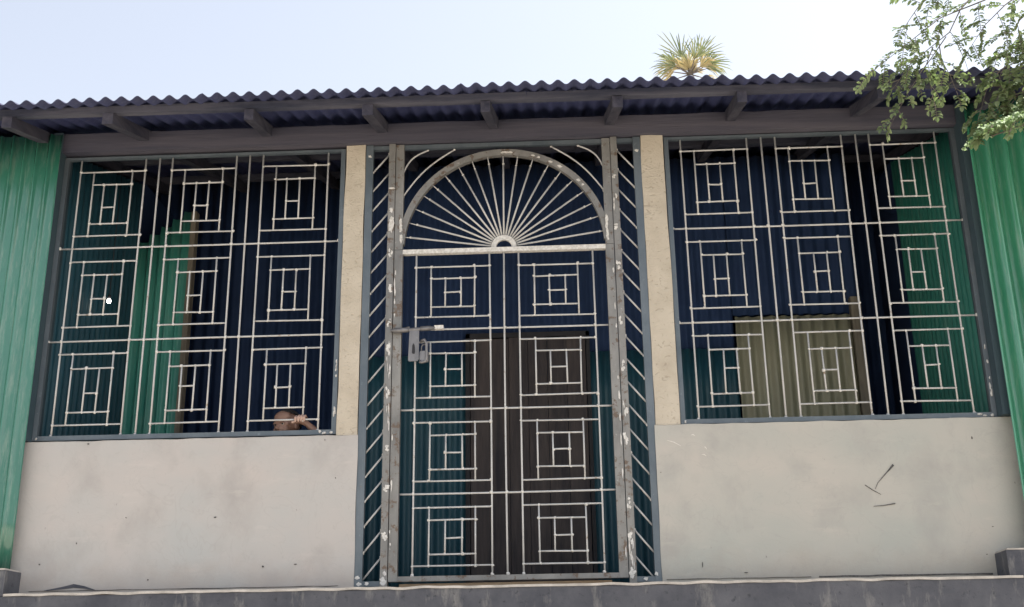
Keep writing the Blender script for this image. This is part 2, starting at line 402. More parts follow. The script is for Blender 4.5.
# cream pillars standing on the low walls
b = HB(); b.grid_box((-1.128, -.028, .987), (-.987, .12, 3.115), 4, 40, .007); b.build('pillar', 'pillar')
b = HB(); b.grid_box((.984, -.028, 1.006), (1.146, .12, 3.115), 4, 40, .007); b.build('pillar', 'pillar')
# beam over the openings
b = HB(); b.grid_box((-3.30, -.062, 3.118), (3.205, .05, 3.262), 60, 2, .007); b.build('beam', 'beam')

# ---- green outer walls left and right
wall_l = corrugated('corrugated_wall', 'green_pale', (-5.2, -.11, .138), (1, 0, 0), (0, 0, 1), (0, -1, 0), 2.015, 3.10, .092, .013, rows=10, shape=-1)
wall_l['label'] = 'left corrugated wall, paler green'
wall_r = corrugated('corrugated_wall', 'green', (3.232, -.13, .141), (1, 0, 0), (0, 0, 1), (0, -1, 0), 2.0, 3.10, .122, .030, rows=10, shape=.75)
# ---- inside: side walls, back wall, rear room
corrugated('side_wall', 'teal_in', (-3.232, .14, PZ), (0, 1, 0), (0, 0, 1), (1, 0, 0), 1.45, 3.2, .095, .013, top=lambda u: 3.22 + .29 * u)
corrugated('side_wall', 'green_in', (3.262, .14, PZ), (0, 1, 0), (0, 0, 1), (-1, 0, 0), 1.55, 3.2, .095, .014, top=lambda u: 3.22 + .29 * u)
gable = lambda u: 3.34 + .29 * u
corrugated('side_wall', 'green', (-5.1, -.05, PZ), (0, 1, 0), (0, 0, 1), (-1, 0, 0), 5, 3.2, .12, .014, top=gable)
corrugated('side_wall', 'green', (5.1, -.05, PZ), (0, 1, 0), (0, 0, 1), (1, 0, 0), 5, 3.2, .12, .014, top=gable)
BY = 1.6
stepn = lambda u: (3.10 if u < 0 else 3.10 + .30 * min(1, math.floor(u / .095) * .095 / .42))
corrugated('inner_wall', 'green_part', (-3.215, BY, PZ), (1, 0, 0), (0, 0, 1), (0, -1, 0), .445, 3.1, .095, .012, top=stepn, shape=-1)
b = HB(); b.box((-2.766, BY - .03, PZ), (-2.722, BY + .05, 3.34)); b.build('door_jamb', 'board')
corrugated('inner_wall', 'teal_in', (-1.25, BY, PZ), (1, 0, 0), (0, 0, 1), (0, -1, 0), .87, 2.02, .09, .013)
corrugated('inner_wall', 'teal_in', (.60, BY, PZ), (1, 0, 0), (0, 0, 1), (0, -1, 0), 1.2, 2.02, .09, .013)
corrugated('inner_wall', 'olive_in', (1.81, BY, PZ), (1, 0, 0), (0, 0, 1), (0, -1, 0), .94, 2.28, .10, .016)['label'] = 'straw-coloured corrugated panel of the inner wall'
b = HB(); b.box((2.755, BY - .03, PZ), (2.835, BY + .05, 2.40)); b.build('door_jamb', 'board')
corrugated('upper_wall', 'navy_shade', (1.80, BY + .03, 2.28), (1, 0, 0), (0, 0, 1), (0, -1, 0), 1.05, 1.44, .1, .014)  # shade over the inner wall, built as dark blue sheets
corrugated('upper_wall', 'navy_shade', (-.40, BY + .05, 2.12), (1, 0, 0), (0, 0, 1), (0, -1, 0), 1.02, 1.60, .1, .014)
corrugated('upper_wall', 'navy_shade', (-1.25, BY + .03, 1.97), (1, 0, 0), (0, 0, 1), (0, -1, 0), .87, 1.75, .09, .013)
corrugated('upper_wall', 'navy_shade', (.60, BY + .03, 1.97), (1, 0, 0), (0, 0, 1), (0, -1, 0), 1.2, 1.75, .09, .013)
# brown plank door in the inner wall
b = HB()
for k in range(6):
    x0 = -.36 + k * .157; b.box((x0, BY - .02 - .004 * (k % 2), PZ + .01), (x0 + .153, BY + .02, 2.12 + random.uniform(-.01, .01)))
b.box((-.36, BY + .022, .3), (.58, BY + .05, .4)); b.box((-.36, BY + .022, 1.6), (.58, BY + .05, 1.7))
dr = b.build('plank_door', 'door'); 
b = HB(); b.box((-.40, BY - .03, PZ), (-.365, BY + .04, 2.165)); b.box((.585, BY - .03, PZ), (.615, BY + .04, 2.165)); b.box((-.40, BY - .03, 2.128), (.615, BY + .04, 2.168)); b.build('door_jamb', 'dark')
# rear wall of the house and backing sheets, interior darkness painted into their colour
b = HB(); b.box((-5.15, 4.95, PZ), (5.15, 5.02, 4.79)); b.build('rear_wall', 'navy_shade')
b = HB(); b.box((-3.3, BY + .1, PZ), (-3.26, 2.49, 3.70)); b.build('partition', 'navy_shade')
corrugated('partition', 'navy_shade', (-5.05, 2.52, PZ), (1, 0, 0), (0, 0, 1), (0, -1, 0), 10.1, 4.09, .11, .016)  # added sheet, its dark blue stands for the unlit room
b = HB(); b.box((3.28, BY + .1, PZ), (3.32, 2.49, 3.70)); b.build('partition', 'navy_shade')
# corner posts closing the gap between the outer walls and the grilles
b = HB(); b.box((-3.262, -.088, .99), (-3.197, .135, 3.26)); b.build('corner_post', 'corner')
b = HB(); b.box((3.207, -.100, 1.008), (3.285, .135, 3.26)); b.build('corner_post', 'corner')

# ---- roof: sheet (mesh of the roof), rafters, purlins
SL = math.tan(R(16.2)); cs, sn = math.cos(R(16.2)), math.sin(R(16.2))
zr = lambda y: 3.190 + SL * (y + .6)             # mid-line of the sheet
roof = corrugated('roof', 'roof', (-5.4, -.8, zr(-.8)), (1, 0, 0), (0, cs, sn), (0, -sn, cs), 10.9, 6.1, .1075, .0155, rows=5, sheets=.86, edge=.012)
rl = MB   # children of the roof are placed in world coordinates through the roof's own offset
def roof_part(b, name, mat): 
    o = MB.build(b, name, mat, roof); return o
for i, X in enumerate((-4.9, -4.1, -3.325, -2.60, -1.70, -.86, -.055, .765, 1.63, 2.50, 3.35, 4.2, 5.0)):
    b = MB(); dx = random.uniform(-.035, .035); w = random.uniform(.030, .036); h = .082
    y0, y1 = -.645 + random.uniform(-.03, .015), 5.2
    dd = (.0 if abs(X) > 3 else dx)
    prof = []
    for y, xx in ((y0, X + dd), (0, X), (y1, X - dd)):
        zb = zr(y) - .075 - h; zt = zr(y) - .075
        prof.append([(xx - w, y, zb), (xx + w, y, zb), (xx + w, y, zt), (xx - w, y, zt)])
    vs = [p for r_ in prof for p in r_]
    fs = [(0, 1, 2, 3), (8, 11, 10, 9)] + [(a + k, a + (k + 1) % 4, a + 4 + (k + 1) % 4, a + 4 + k) for a in (0, 4) for k in range(4)]
    b.add(vs, fs); roof_part(b, 'rafter', 'rafter')
for y in (-.6, .35, 1.3, 2.3, 3.3, 4.4):
    b = MB(); zt = zr(y) - .021; x = -5.35
    while x < 5.35:
        x2 = min(x + random.uniform(1.6, 2.6), 5.4); d = random.uniform(-.006, .006)
        b.box((x, y - .03 + d, zt - .056 + d), (x2 - .003, y + .022 + d, zt + d * .4 - .003), jit=.003); x = x2
    roof_part(b, 'purlin', 'purlin')

# ------------------------------------------------------------------ grilles
RR = .0064
def jz(a=.003): return random.uniform(-a, a)
def rod(p, q, r=RR, n=8, bow=.002):
    b = MB(); p, q = V(p), V(q); k = 5; pts = []
    o = V((random.uniform(-bow, bow), random.uniform(-bow, bow), random.uniform(-bow, bow)))
    for i in range(k + 1):
        t = i / k; pts.append(p.lerp(q, t) + o * math.sin(math.pi * t))
    b.tube(pts, r, n); return b
def motif(x0, x1, zt, zb, izt, izb, ix0, ix1, hx0, hx1, hz, parent, y=.0):
    """one square ornament: outer rungs, two inner uprights, inner rungs, and the H in the middle"""
    b = MB(); r = RR * .92
    def L(p, q): b.tube([(p[0] + jz(.002), y, p[1] + jz(.003)), (q[0] + jz(.002), y + jz(.001), q[1] + jz(.003))], r, 8)
    def W(x, z): 
        s = random.uniform(.008, .0135); b.blob((x + jz(.004), y - .003, z + jz(.003)), (s, s * .85, s * random.uniform(.7, 1.1)), 1)
    L((x0, zt), (x1, zt)); L((x0, zb), (x1, zb))
    L((ix0, zt), (ix0, zb)); L((ix1, zt), (ix1, zb))
    L((ix0, izt), (ix1, izt)); L((ix0, izb), (ix1, izb))
    L((hx0, izt), (hx0, izb)); L((hx1, izt), (hx1, izb)); L((hx0, hz), (hx1, hz))
    for x, z in ((x0, zt), (x1, zt), (x0, zb), (x1, zb), (ix0, zt), (ix1, zt), (ix0, zb), (ix1, zb), (ix0, izt), (ix1, izt), (ix0, izb), (ix1, izb), (hx0, izt), (hx1, izt), (hx0, izb), (hx1, izb), (hx0, hz), (hx1, hz)):
        if random.random() < .85: W(x, z)
    return b.build('square_motif', ['rod', 'weld'], parent)

def window_grille(side, xl, xr, zb, zt, cols, mids, cross, rows):
    y = .01
    b = MB()
    fw = .032
    # angle-iron frame: flat face plus a returning leg
    b.box((xl, y - .016, zb), (xl + fw, y + .018, zt)); b.box((xr - fw, y - .0165, zb), (xr, y + .018, zt))
    b.box((xl + fw, y - .014, zb), (xr - fw, y + .018, zb + fw)); b.box((xl + fw, y - .014, zt - .018), (xr - fw, y + .018, zt))
    for x, z in [(xl + .03, zb + .015), (xr - .03, zb + .012), (xr - .08, zb + .010), (xr - .11, zb + .02)] + [(xr - .014 + jz(.004), zb + .12 + .4 * random.random()) for q in range(7)]:
        b.blob((x, y - .016, z), (random.uniform(.006, .02) if z < zb + .05 else .006, .004, random.uniform(.006, .012) if z < zb + .05 else random.uniform(.01, .03)), 1, 7, .45)
    g = HB.build(b, 'window_grille', ['frame', 'weld'])
    g['label'] = side
    for x in cols + mids:
        bb = rod((x + jz(), y, zb + .02), (x + jz(), y, zt - .02), bow=.004)
        bb.blob((x, y - .004, zb + fw), (.012, .01, .012)); 
        bb.m[-1] = 0
        bb.build('upright', 'rod', g)
    for z in cross:
        bb = rod((xl + .01, y + .004, z + jz()), (xr - .01, y + .004, z + jz()), bow=.003)
        for x in cols + mids + [xl + .03, xr - .03]:
            if random.random() < .9: s = random.uniform(.009, .0135); bb.blob((x + jz(), y - .004, z), (s, s * .8, s), 1)
        bb.build('crossbar', ['rod', 'weld'], g)
    for k in range(3):
        x0, x1 = cols[2 * k], cols[2 * k + 1]; w = x1 - x0
        for (a, c) in rows:
            h = a - c; s = random.uniform(-.01, .01)
            motif(x0, x1, a + jz(.005), c + (.004 if c < 1.2 else jz(.005)), a - h * .215 + jz(.006), c + h * .18 + (jz(.006) if c > 1.2 else 0), x0 + w * .205 + jz(.005), x1 - w * .205 + jz(.005),
                  x0 + w * .395 + s, x0 + w * .59 + s, (a + c) / 2 - .01 + jz(.03), g, y)
    return g
window_grille('left window grille, child peering through', -3.195, -1.135, 1.000, 3.098,
              [-3.074, -2.598, -2.400, -1.930, -1.736, -1.262], [-2.497, -1.835], [2.392, 1.700], [(2.984, 2.486), (2.288, 1.806), (1.606, 1.103)])
window_grille('right window grille, straw panel behind', 1.152, 3.205, 1.012, 3.108,
              [1.272, 1.741, 1.941, 2.407, 2.606, 3.064], [1.842, 2.508], [2.407, 1.717], [(3.000, 2.508), (2.308, 1.817), (1.621, 1.128)])

# ---- door surround (fixed): jambs, posts, arch, fan, slanted bars
b = MB(); y = .0
b.box((-.982, y - .028, PZ + .002), (-.930, y + .02, 3.108)); b.box((.930, y - .028, PZ + .002), (.982, y + .02, 3.108))
b.box((-.93, y - .022, .002), (-.815, y + .02, .036)); b.box((.815, y - .022, .002), (.93, y + .02, .036))
b.box((-.93, y - .012, 3.078), (.93, y + .02, 3.108))
for x, z in ((-.95, .02), (-.96, .06), (-.9, .02), (.94, .05), (.87, .02), (.955, 3.0), (-.955, 3.02)): b.patch((x, y - .0285, z), .018, .013)
sur = HB.build(b, 'door_surround', ['frame', 'weld'])
sur['label'] = 'fixed steel surround with sunburst arch'
T, Bm = [2.905 - 0, .0], 0
patches = {-1: [(2.77, .035, .02), (2.52, .05, .10), (2.27, .018, .03), (2.0, .022, .04), (1.76, .016, .03), (1.58, .02, .05), (1.27, .026, .05), (.90, .02, .03), (.62, .028, .04), (.33, .03, .04), (.06, .04, .05), (1.10, .008, .09), (1.45, .008, .08)],
           1: [(2.80, .02, .02), (2.62, .01, .06), (2.42, .022, .03), (2.13, .020, .03), (1.72, .018, .04), (1.42, .018, .04), (1.12, .018, .05), (.92, .02, .05), (.50, .022, .04), (.28, .022, .05), (.07, .03, .06), (.16, .012, .1)]}
for s in (-1, 1):
    b = MB(); x0, x1 = sorted((s * .769, s * .815))
    b.box((x0, y - .034, PZ + .004), (x1, y + .03, 3.112))
    for z, w, h in patches[s]:
        for q in range(5):
            b.patch((s * .788 + jz(.012), y - .0345 - q * .0006, z + random.uniform(-h, h) * .8), min(.021, w * random.uniform(.25, .7)), h * random.uniform(.2, .55))
    b.build('door_post', ['post', 'weld'], sur)
    b = MB(); x0, x1 = sorted((s * .708, s * .765))
    b.box((x0, y - .026, 2.296), (x1, y + .026, 3.106))
    for q in range(9): b.patch((s * .722 + jz(.004), y - .0265 - q * .0005, 2.34 + .17 * random.random()), .011, .03)
    b.build('upper_post', ['post', 'weld'], sur)
    # slanted bars
    z = .045 if s < 0 else .02; st = .168
    while z < 2.98:
        rise = .145
        p = (s * .932, y, z); q = (s * .812, y, z + rise)
        if z + rise < 3.09:
            bb = MB(); bb.tube([p, q], .0062, 8)
            if random.random() < .7: bb.blob((q[0], y - .006, q[2]), (.011, .009, .012), 1)
            if random.random() < .5: bb.blob((p[0], y - .006, p[2]), (.010, .008, .011), 1)
            bb.build('slanted_bar', ['rod', 'weld'], sur)
        z += st + jz(.004); st -= .0011
# arch: flat bar bent to a half circle
def ring(cx, cz, r0, r1, a0, a1, y0, y1, n=40, sx=1.0, sz=1.0):
    b = MB(); vs = []; fs = []
    for i in range(n + 1):
        a = a0 + (a1 - a0) * i / n
        for r in (r0, r1):
            for yy in (y0, y1): vs.append((cx + r * math.cos(a) * sx, yy, cz + r * math.sin(a) * sz))
    for i in range(n):
        o = i * 4; q = o + 4
        fs += [(o, q, q + 2, o + 2), (o + 1, o + 3, q + 3, q + 1), (o, o + 1, q + 1, q), (o + 2, q + 2, q + 3, o + 3)]
    fs += [(0, 2, 3, 1), (n * 4, n * 4 + 1, n * 4 + 3, n * 4 + 2)]
    b.add(vs, fs); return b
AZ = 2.300
b = ring(0, AZ, .700, .745, R(3), R(177), y - .021, y + .021, 64, 1.0, 1.005)
for k in range(16):
    a = R(random.choice([random.uniform(20, 75), random.uniform(84, 92)])); r = .722
    b.patch((r * math.cos(a), y - .0215 - k * .0004, AZ + r * math.sin(a)), .015, .008)
b.build('arch', ['post', 'weld'], sur)
b = ring(0, AZ, .054, .088, 0, math.pi, y - .012, y + .012, 18); b.build('fan_hub', 'weld', sur)
for k in range(19):
    a = R(8.5 + k * (163 / 18) + jz(.5)); e = .672 + jz(.01) - (.03 if 0 < k < 18 else 0)
    bb = MB(); bb.tube([(.083 * math.cos(a), y, AZ + .083 * math.sin(a)), (e * math.cos(a), y, AZ + e * math.sin(a) * 1.0)], .0066, 8)
    bb.blob((e * math.cos(a), y - .002, AZ + e * math.sin(a)), (.0085, .007, .0085), 1)
    bb.tube([(e * math.cos(a), y + .004, AZ + e * math.sin(a)), (.708 * math.cos(a), y + .004, AZ + .708 * math.sin(a))], .004, 6)
    bb.build('spoke', ['rod', 'weld'], sur)
for s in (-1, 1):
    for (xa, za, xb, zb) in ((.718, 2.885, .541, 3.066), (.715, 2.708, .348, 3.066)):
        pts = []
        for i in range(11):
            t = i / 10; p = V((xa, 0, za)).lerp(V((xb, 0, zb)), t); d = V((zb - za, 0, -(xb - xa))).normalized()
            pts.append((s * (p.x + d.x * .035 * math.sin(math.pi * t)), y, p.z + d.z * .035 * math.sin(math.pi * t)))
        bb = MB(); bb.tube(pts, .0058, 8); bb.blob(pts[-1], (.010, .008, .007), 1); bb.blob(pts[0], (.011, .01, .011), 1)
        bb.build('corner_arc', ['rod', 'weld'], sur)
b = MB(); b.box((-.70, .04, PZ + .004), (.66, .09, .020), jit=.003); b.build('threshold_batten', 'pale_wood', sur)

# ---- gate leaf
b = MB(); gy = -.004
b.box((-.764, gy - .024, .030), (-.706, gy + .026, 2.292)); b.box((.706, gy - .024, .030), (.764, gy + .026, 2.292))
b.box((-.706, gy - .020, .030), (.706, gy + .022, .062))
for s in (-1, 1):
    for q in range(10): b.patch((s * .755 + jz(.003), gy - .0245 - q * .0005, random.uniform(.1, 2.2)), .006, random.uniform(.01, .05))
gate = HB.build(b, 'grille_gate', ['post', 'weld'])
gate['label'] = 'hinged steel grille gate with eight square motifs'
b = MB(); b.box((-.706, gy - .022, 2.262), (.706, gy + .02, 2.294)); 
for q in range(12): b.patch((random.uniform(-.6, .6), gy - .0225 - q * .0003, 2.278 + jz(.006)), .02, .005, 0)
b.build('top_rail', ['weld', 'weld'], gate)
CR = (1.713, 1.151, .590)
for x in (-.612, -.101, 0, .101, .614):
    bb = rod((x + jz(.002), gy, .055), (x + jz(.002), gy, 2.27), bow=.004)
    bb.blob((x, gy - .005, .068), (.012, .01, .012), 1); bb.build('upright', ['rod', 'weld'], gate)
for z in CR:
    bb = rod((-.708, gy + .004, z + jz()), (.708, gy + .004, z + jz()), bow=.003)
    for x in (-.612, -.101, 0, .101, .614):
        if random.random() < .92: s = random.uniform(.0095, .014); bb.blob((x, gy - .004, z), (s, s * .8, s), 1)
    bb.build('crossbar', ['rod', 'weld'], gate)
for x0, x1 in ((-.612, -.101), (.101, .614)):
    w = x1 - x0
    for a, c in ((2.164, 1.797), (1.628, 1.236), (1.062, .672), (.500, .128)):
        h = a - c; s = jz(.006)
        motif(x0, x1, a + jz(.004), c + jz(.004), a - h * .225 + jz(.004), c + h * .2 + jz(.004), x0 + w * .205, x1 - w * .205, x0 + w * .405 + s, x0 + w * .618 + s, (a + c) / 2 - .005 + jz(.008), gate, gy)
# bolt and lock plate on the gate
b = MB(); by = -.055
b.tube([(-.775, by, 1.694), (-.60, by, 1.70), (-.47, by, 1.708)], .0125, 12)
b.tube([(-.755, by, 1.6945), (-.655, by, 1.698)], .0175, 12); b.tube([(-.57, by, 1.703), (-.5, by, 1.706)], .0165, 12)
b.tube([(-.66, by + .03, 1.708), (-.66, by - .004, 1.712), (-.645, by - .006, 1.712)], .008, 8)
bolt = b.build('bolt', 'steel', gate)
b = MB(); b.box((-.475, by - .012, 1.697), (-.415, by + .03, 1.722)); b.build('bolt_end', 'weld', bolt)
b = MB(); b.prism([(-.652, 1.482), (-.648, 1.474), (-.590, 1.474), (-.580, 1.488), (-.580, 1.694), (-.645, 1.694)], by - .008, by + .002)
pt = b.build('lock_plate', 'steel', gate)
b = MB(); b.prism([(-.627, 1.535), (-.622, 1.525), (-.608, 1.525), (-.605, 1.54), (-.609, 1.585), (-.617, 1.60), (-.624, 1.585)], by - .010, by - .005); b.build('keyhole', 'dark', pt)
b = MB(); b.tube([(-.57, by + .02, 1.62), (-.545, by + .01, 1.628), (-.53, by + .01, 1.60), (-.53, by + .01, 1.50), (-.535, by + .01, 1.476), (-.56, by + .01, 1.470), (-.578, by + .012, 1.476)], .0105, 10); b.build('staple', 'steel', pt)
pad = MB()
pad.prism([(-.030, -.055), (-.026, -.060), (.026, -.060), (.030, -.055), (.030, .008), (.024, .016), (-.024, .016), (-.030, .008)], -.012, .012)
po = pad.build('padlock', 'steel', None, (-.548, -.030, 1.535))
tag(po, 'small grey padlock hanging beside the lock plate of the grille gate', 'padlock')
b = MB(); b.tube([(-.018, 0, .012)] + [(.018 * math.cos(a), 0, .045 + .018 * math.sin(a)) for a in [math.pi * (1 - i / 8) for i in range(9)]] + [(.018, 0, .012)], .005, 8); b.build('shackle', 'steel', po)

# bare bulb hanging on the porch, lit
bx, byy, bz = -2.36, .75, 2.13
b = MB(); b.blob((0, 0, 0), (.016, .016, .020), 0, 16, 0); bo = b.build('light_bulb', 'bulb', None, (-3.075, .75, 2.25))
tag(bo, 'small lit bare bulb seen through the left window grille', 'light bulb')
b = MB(); b.tube([(0, 0, .024), (0, 0, .05)], .012, 10); b.tube([(0, 0, .05), (.0, .0, 1.12)], .003, 6); b.build('lamp_cord', 'dark', bo)

# ------------------------------------------------------------------ child peering out
def make_child():
    # local frame: head at its real place; face looks along F
    HC = V((-1.506, .150, 1.094))
    yaw = R(30)                       # face turned to the photo's left
    F = V((-math.sin(yaw), -math.cos(yaw), -.04)).normalized(); Sd = V((0, 0, 1)).cross(F).normalized(); U = F.cross(Sd).normalized()
    # Sd points to the face's left-hand side
    K = 1.09
    def P(f, s, u): return HC + (F * f + Sd * s + U * u) * K
    bm = bmesh.new()
    def ell(c, rf, rs, ru, seg=24):
        r = bmesh.ops.create_uvsphere(bm, u_segments=seg, v_segments=seg // 2, radius=1)
        for v in r['verts']: v.co = c + (F * v.co.x * rf + Sd * v.co.y * rs + U * v.co.z * ru) * K
    def limb(pts, rads, n=14):
        for (p, r0), (q, r1) in zip(zip(pts[:-1], rads[:-1]), zip(pts[1:], rads[1:])):
            p, q = V(p), V(q); t = (q - p); L = t.length; t.normalize(); a = t.orthogonal().normalized(); bb_ = t.cross(a)
            k = max(2, int(L / .02)); ringv = []
            for i in range(k + 1):
                rr = r0 + (r1 - r0) * i / k; c = p.lerp(q, i / k)
                ringv.append([bm.verts.new(c + (a * math.cos(2 * math.pi * j / n) + bb_ * math.sin(2 * math.pi * j / n)) * rr) for j in range(n)])
            for i in range(k):
                for j in range(n): bm.faces.new((ringv[i][j], ringv[i][(j + 1) % n], ringv[i + 1][(j + 1) % n], ringv[i + 1][j]))
            bm.faces.new(ringv[0][::-1]); bm.faces.new(ringv[-1])
            for c, rr in ((p, r0), (q, r1)):
                r_ = bmesh.ops.create_uvsphere(bm, u_segments=12, v_segments=8, radius=rr)
                for v in r_['verts']: v.co += c
    # skull, jaw, cheeks, brow, nose, lips, ears
    ell(P(-.012, 0, .022), .088, .071, .080); ell(P(.022, 0, -.022), .058, .056, .070)
    ell(P(.040, 0, -.062), .034, .036, .030); ell(P(.036, .034, -.028), .036, .026, .030); ell(P(.036, -.034, -.028), .036, .026, .030)
    ell(P(.058, 0, .030), .022, .048, .028); ell(P(.064, .022, .021), .011, .018, .008, 12); ell(P(.064, -.022, .021), .011, .018, .008, 12)
    ell(P(.078, 0, -.010), .010, .008, .020, 12); ell(P(.088, 0, -.022), .014, .015, .012, 12); ell(P(.078, .011, -.027), .008, .007, .007, 10); ell(P(.078, -.011, -.027), .008, .007, .007, 10)
    ell(P(.074, 0, -.047), .012, .023, .006, 12); ell(P(.072, 0, -.056), .012, .020, .007, 12)
    ell(P(.026, 0, .050), .058, .060, .046); ell(P(.043, 0, .006), .030, .061, .036)
    for s in (-1, 1): ell(P(-.012, s * .070, -.004), .014, .008, .026, 12)
    # neck, trunk, legs, arms
    N0 = P(-.028, 0, -.06); chest = V((-1.455, .225, .86)); pel = V((-1.445, .235, .56))
    limb([N0, V((-1.46, .205, .955))], [.038, .040]); limb([V((-1.46, .21, .93)), chest, V((-1.45, .23, .72)), pel], [.055, .098, .088, .092])
    for s in (-1, 1):
        hip = pel + V((s * .055, 0, -.01)); limb([hip, hip + V((s * .012, -.01, -.27)), hip + V((s * .015, .015, -.515))], [.066, .048, .032])
        ft = hip + V((s * .015, .0, -.545)); limb([ft + V((0, .02, .015)), ft + V((s * .008, -.09, -.005))], [.028, .020])
    shL = V((-1.355, .205, .905)); shR = V((-1.555, .235, .905))
    limb([chest + V((0, 0, .04)), shL], [.06, .042]); limb([chest + V((0, 0, .04)), shR], [.06, .042])
    # hanging arm
    limb([shR, V((-1.585, .25, .70)), V((-1.575, .21, .53))], [.036, .028, .020]); limb([V((-1.575, .205, .52)), V((-1.572, .195, .47))], [.024, .022])
    for k in range(4): limb([V((-1.59 + k * .013, .192, .465)), V((-1.588 + k * .012, .183, .435 - .004 * (k in (1, 2)))), V((-1.586 + k * .011, .19, .415))], [.0075, .007, .006], 8)
    limb([V((-1.562, .19, .50)), V((-1.55, .175, .475)), V((-1.552, .17, .455))], [.009, .008, .007], 8)
    # raised arm: the forearm comes up to the fist closed on the lowest rung of the grille
    wr_ = V((-1.350, .062, 1.093)); el = V((-1.215, .105, .975))
    limb([shL, V((-1.25, .17, .93)), el], [.040, .033, .029]); limb([el, V((-1.285, .085, 1.035)), wr_], [.029, .027, .019])
    # palm behind the rung, knuckles over the top, fingers curled down the front
    limb([wr_, V((-1.385, .047, 1.108))], [.020, .021]); 
    for k in range(4):
        kx = -1.348 - k * .0198; kz = 1.122 + (.004, .006, .005, .0)[k]
        limb([V((-1.378 - k * .006, .048, 1.104)), V((kx, .036, kz))], [.015, .0105], 10)
        limb([V((kx, .036, kz)), V((kx - .001, .006, kz + .006)), V((kx - .002, -.016, kz - .008)), V((kx - .002, -.013, kz - .030 - .003 * (k in (1, 2))))], [.0098, .0090, .0084, .0072], 10)
    limb([V((-1.392, .045, 1.100)), V((-1.424, .024, 1.093)), V((-1.432, .004, 1.090)), V((-1.424, -.012, 1.088))], [.013, .0105, .0095, .008], 10)
    me = bpy.data.meshes.new('person'); bm.to_mesh(me); bm.free()
    o = bpy.data.objects.new('person', me); col.objects.link(o)
    rm = o.modifiers.new('r', 'REMESH'); rm.mode = 'VOXEL'; rm.voxel_size = .0028; rm.use_smooth_shade = True
    sm = o.modifiers.new('s', 'SMOOTH'); sm.iterations = 3; sm.factor = .5
    dg = bpy.context.evaluated_depsgraph_get(); me2 = bpy.data.meshes.new_from_object(o.evaluated_get(dg)); o.modifiers.clear(); o.data = me2
    me2.name = 'person'
    me2.materials.clear(); me2.materials.append(M['skin']); me2.materials.append(M['lit_skin']); me2.materials.append(M['lip_skin'])
    for p in me2.polygons:
        p.use_smooth = True; c = p.center; d = c - HC
        f, s, u = d.dot(F) / K, d.dot(Sd) / K, d.dot(U) / K
        if f > .066 and abs(s) < .022 and -.062 < u < -.042: p.material_index = 2
        # fingers outside the grille, daylight painted in as paler skin
        if c.y < .012 and 1.08 < c.z < 1.16 and c.x > -1.45: p.material_index = 1
    ez = .006
    for s in (-1, 1):
        e = MB(); c = P(.0615, s * .0285, ez)
        e.blob(c, .0128, 0, 16, 0); eo = e.build('eye', 'eye', o)
        g = (F * .8 + V((.05, -.45, -.12))).normalized()
        e = MB(); e.blob(c + g * .0074, .0078, 0, 12, 0); e.build('iris', 'iris', eo)
        # eyelids and brow
        e = MB()
        pts = [P(.0725 + .0055 * math.cos(t * 1.2) - .004 * abs(t) ** 2, s * .0285 + .0165 * t, ez + .0095 - .0055 * t * t) for t in (-1, -.5, 0, .5, 1)]
        e.tube(pts, [.003, .0045, .0055, .0045, .003], 8); e.build('eyelid', 'skin', eo)
        e = MB(); pts = [P(.0755 - .008 * abs(t) ** 2, s * .029 + .019 * t, .0265 - .004 * t * t) for t in (-1, -.5, 0, .5, 1)]
        e.tube(pts, [.001, .0022, .0026, .0022, .001], 6); e.build('eyebrow', 'hair', o)
    # close-cropped hair cap
    hb = bmesh.new(); r = bmesh.ops.create_uvsphere(hb, u_segments=40, v_segments=28, radius=1)
    for v in r['verts']:
        co = v.co.copy(); k = 1 + .012 * noise.noise(co * 14)
        v.co = P(-.014, 0, .026) + (F * co.x * .098 + Sd * co.y * .0765 + U * co.z * .088) * k * K
    kill = []
    for v in hb.verts:
        d = v.co - P(-.014, 0, .026); f, s, u = d.dot(F), d.dot(Sd), d.dot(U)
        if u < .040 + max(0, f) * .22 - (.075 if f < -.0 else 0) * min(1, -f / .03 if f < 0 else 0): kill.append(v)
    bmesh.ops.delete(hb, geom=kill, context='VERTS')
    for f_ in hb.faces: f_.smooth = True
    hm = bpy.data.meshes.new('hair'); hb.to_mesh(hm); hb.free(); hm.materials.append(M['hair'])
    ho = bpy.data.objects.new('hair', hm); col.objects.link(ho); ho.parent = o
    # shirt and shorts hug the trunk
    def garment(name, mat, segs):
        g = MB()
        for pts, rads in segs:
            g.tube(pts, rads, 22, 0, True)
        go = g.build(name, mat, o); md = go.modifiers.new('r', 'REMESH'); md.mode = 'VOXEL'; md.voxel_size = .007; md.use_smooth_shade = True
        return go
    garment('shirt', 'shirt', [([(-1.46, .212, .955), (-1.458, .215, .93), (-1.455, .225, .86), (-1.45, .23, .72), (-1.445, .235, .56)], [.05, .085, .108, .102, .108]),
                               ([(-1.43, .22, .90), (-1.355, .205, .905), (-1.29, .185, .915)], [.07, .052, .044]), ([(-1.48, .225, .90), (-1.555, .235, .905), (-1.575, .245, .78)], [.07, .052, .044])])
    garment('shorts', 'shorts', [([(-1.445, .235, .60), (-1.445, .235, .50)], [.104, .108])] + [([(-1.445 + s * .055, .235, .53), (-1.445 + s * .07, .228, .27)], [.082, .070]) for s in (-1, 1)])
    tag(o, 'small child peering out low behind the left window grille, hand on a bar', 'person')
    return o
make_child()

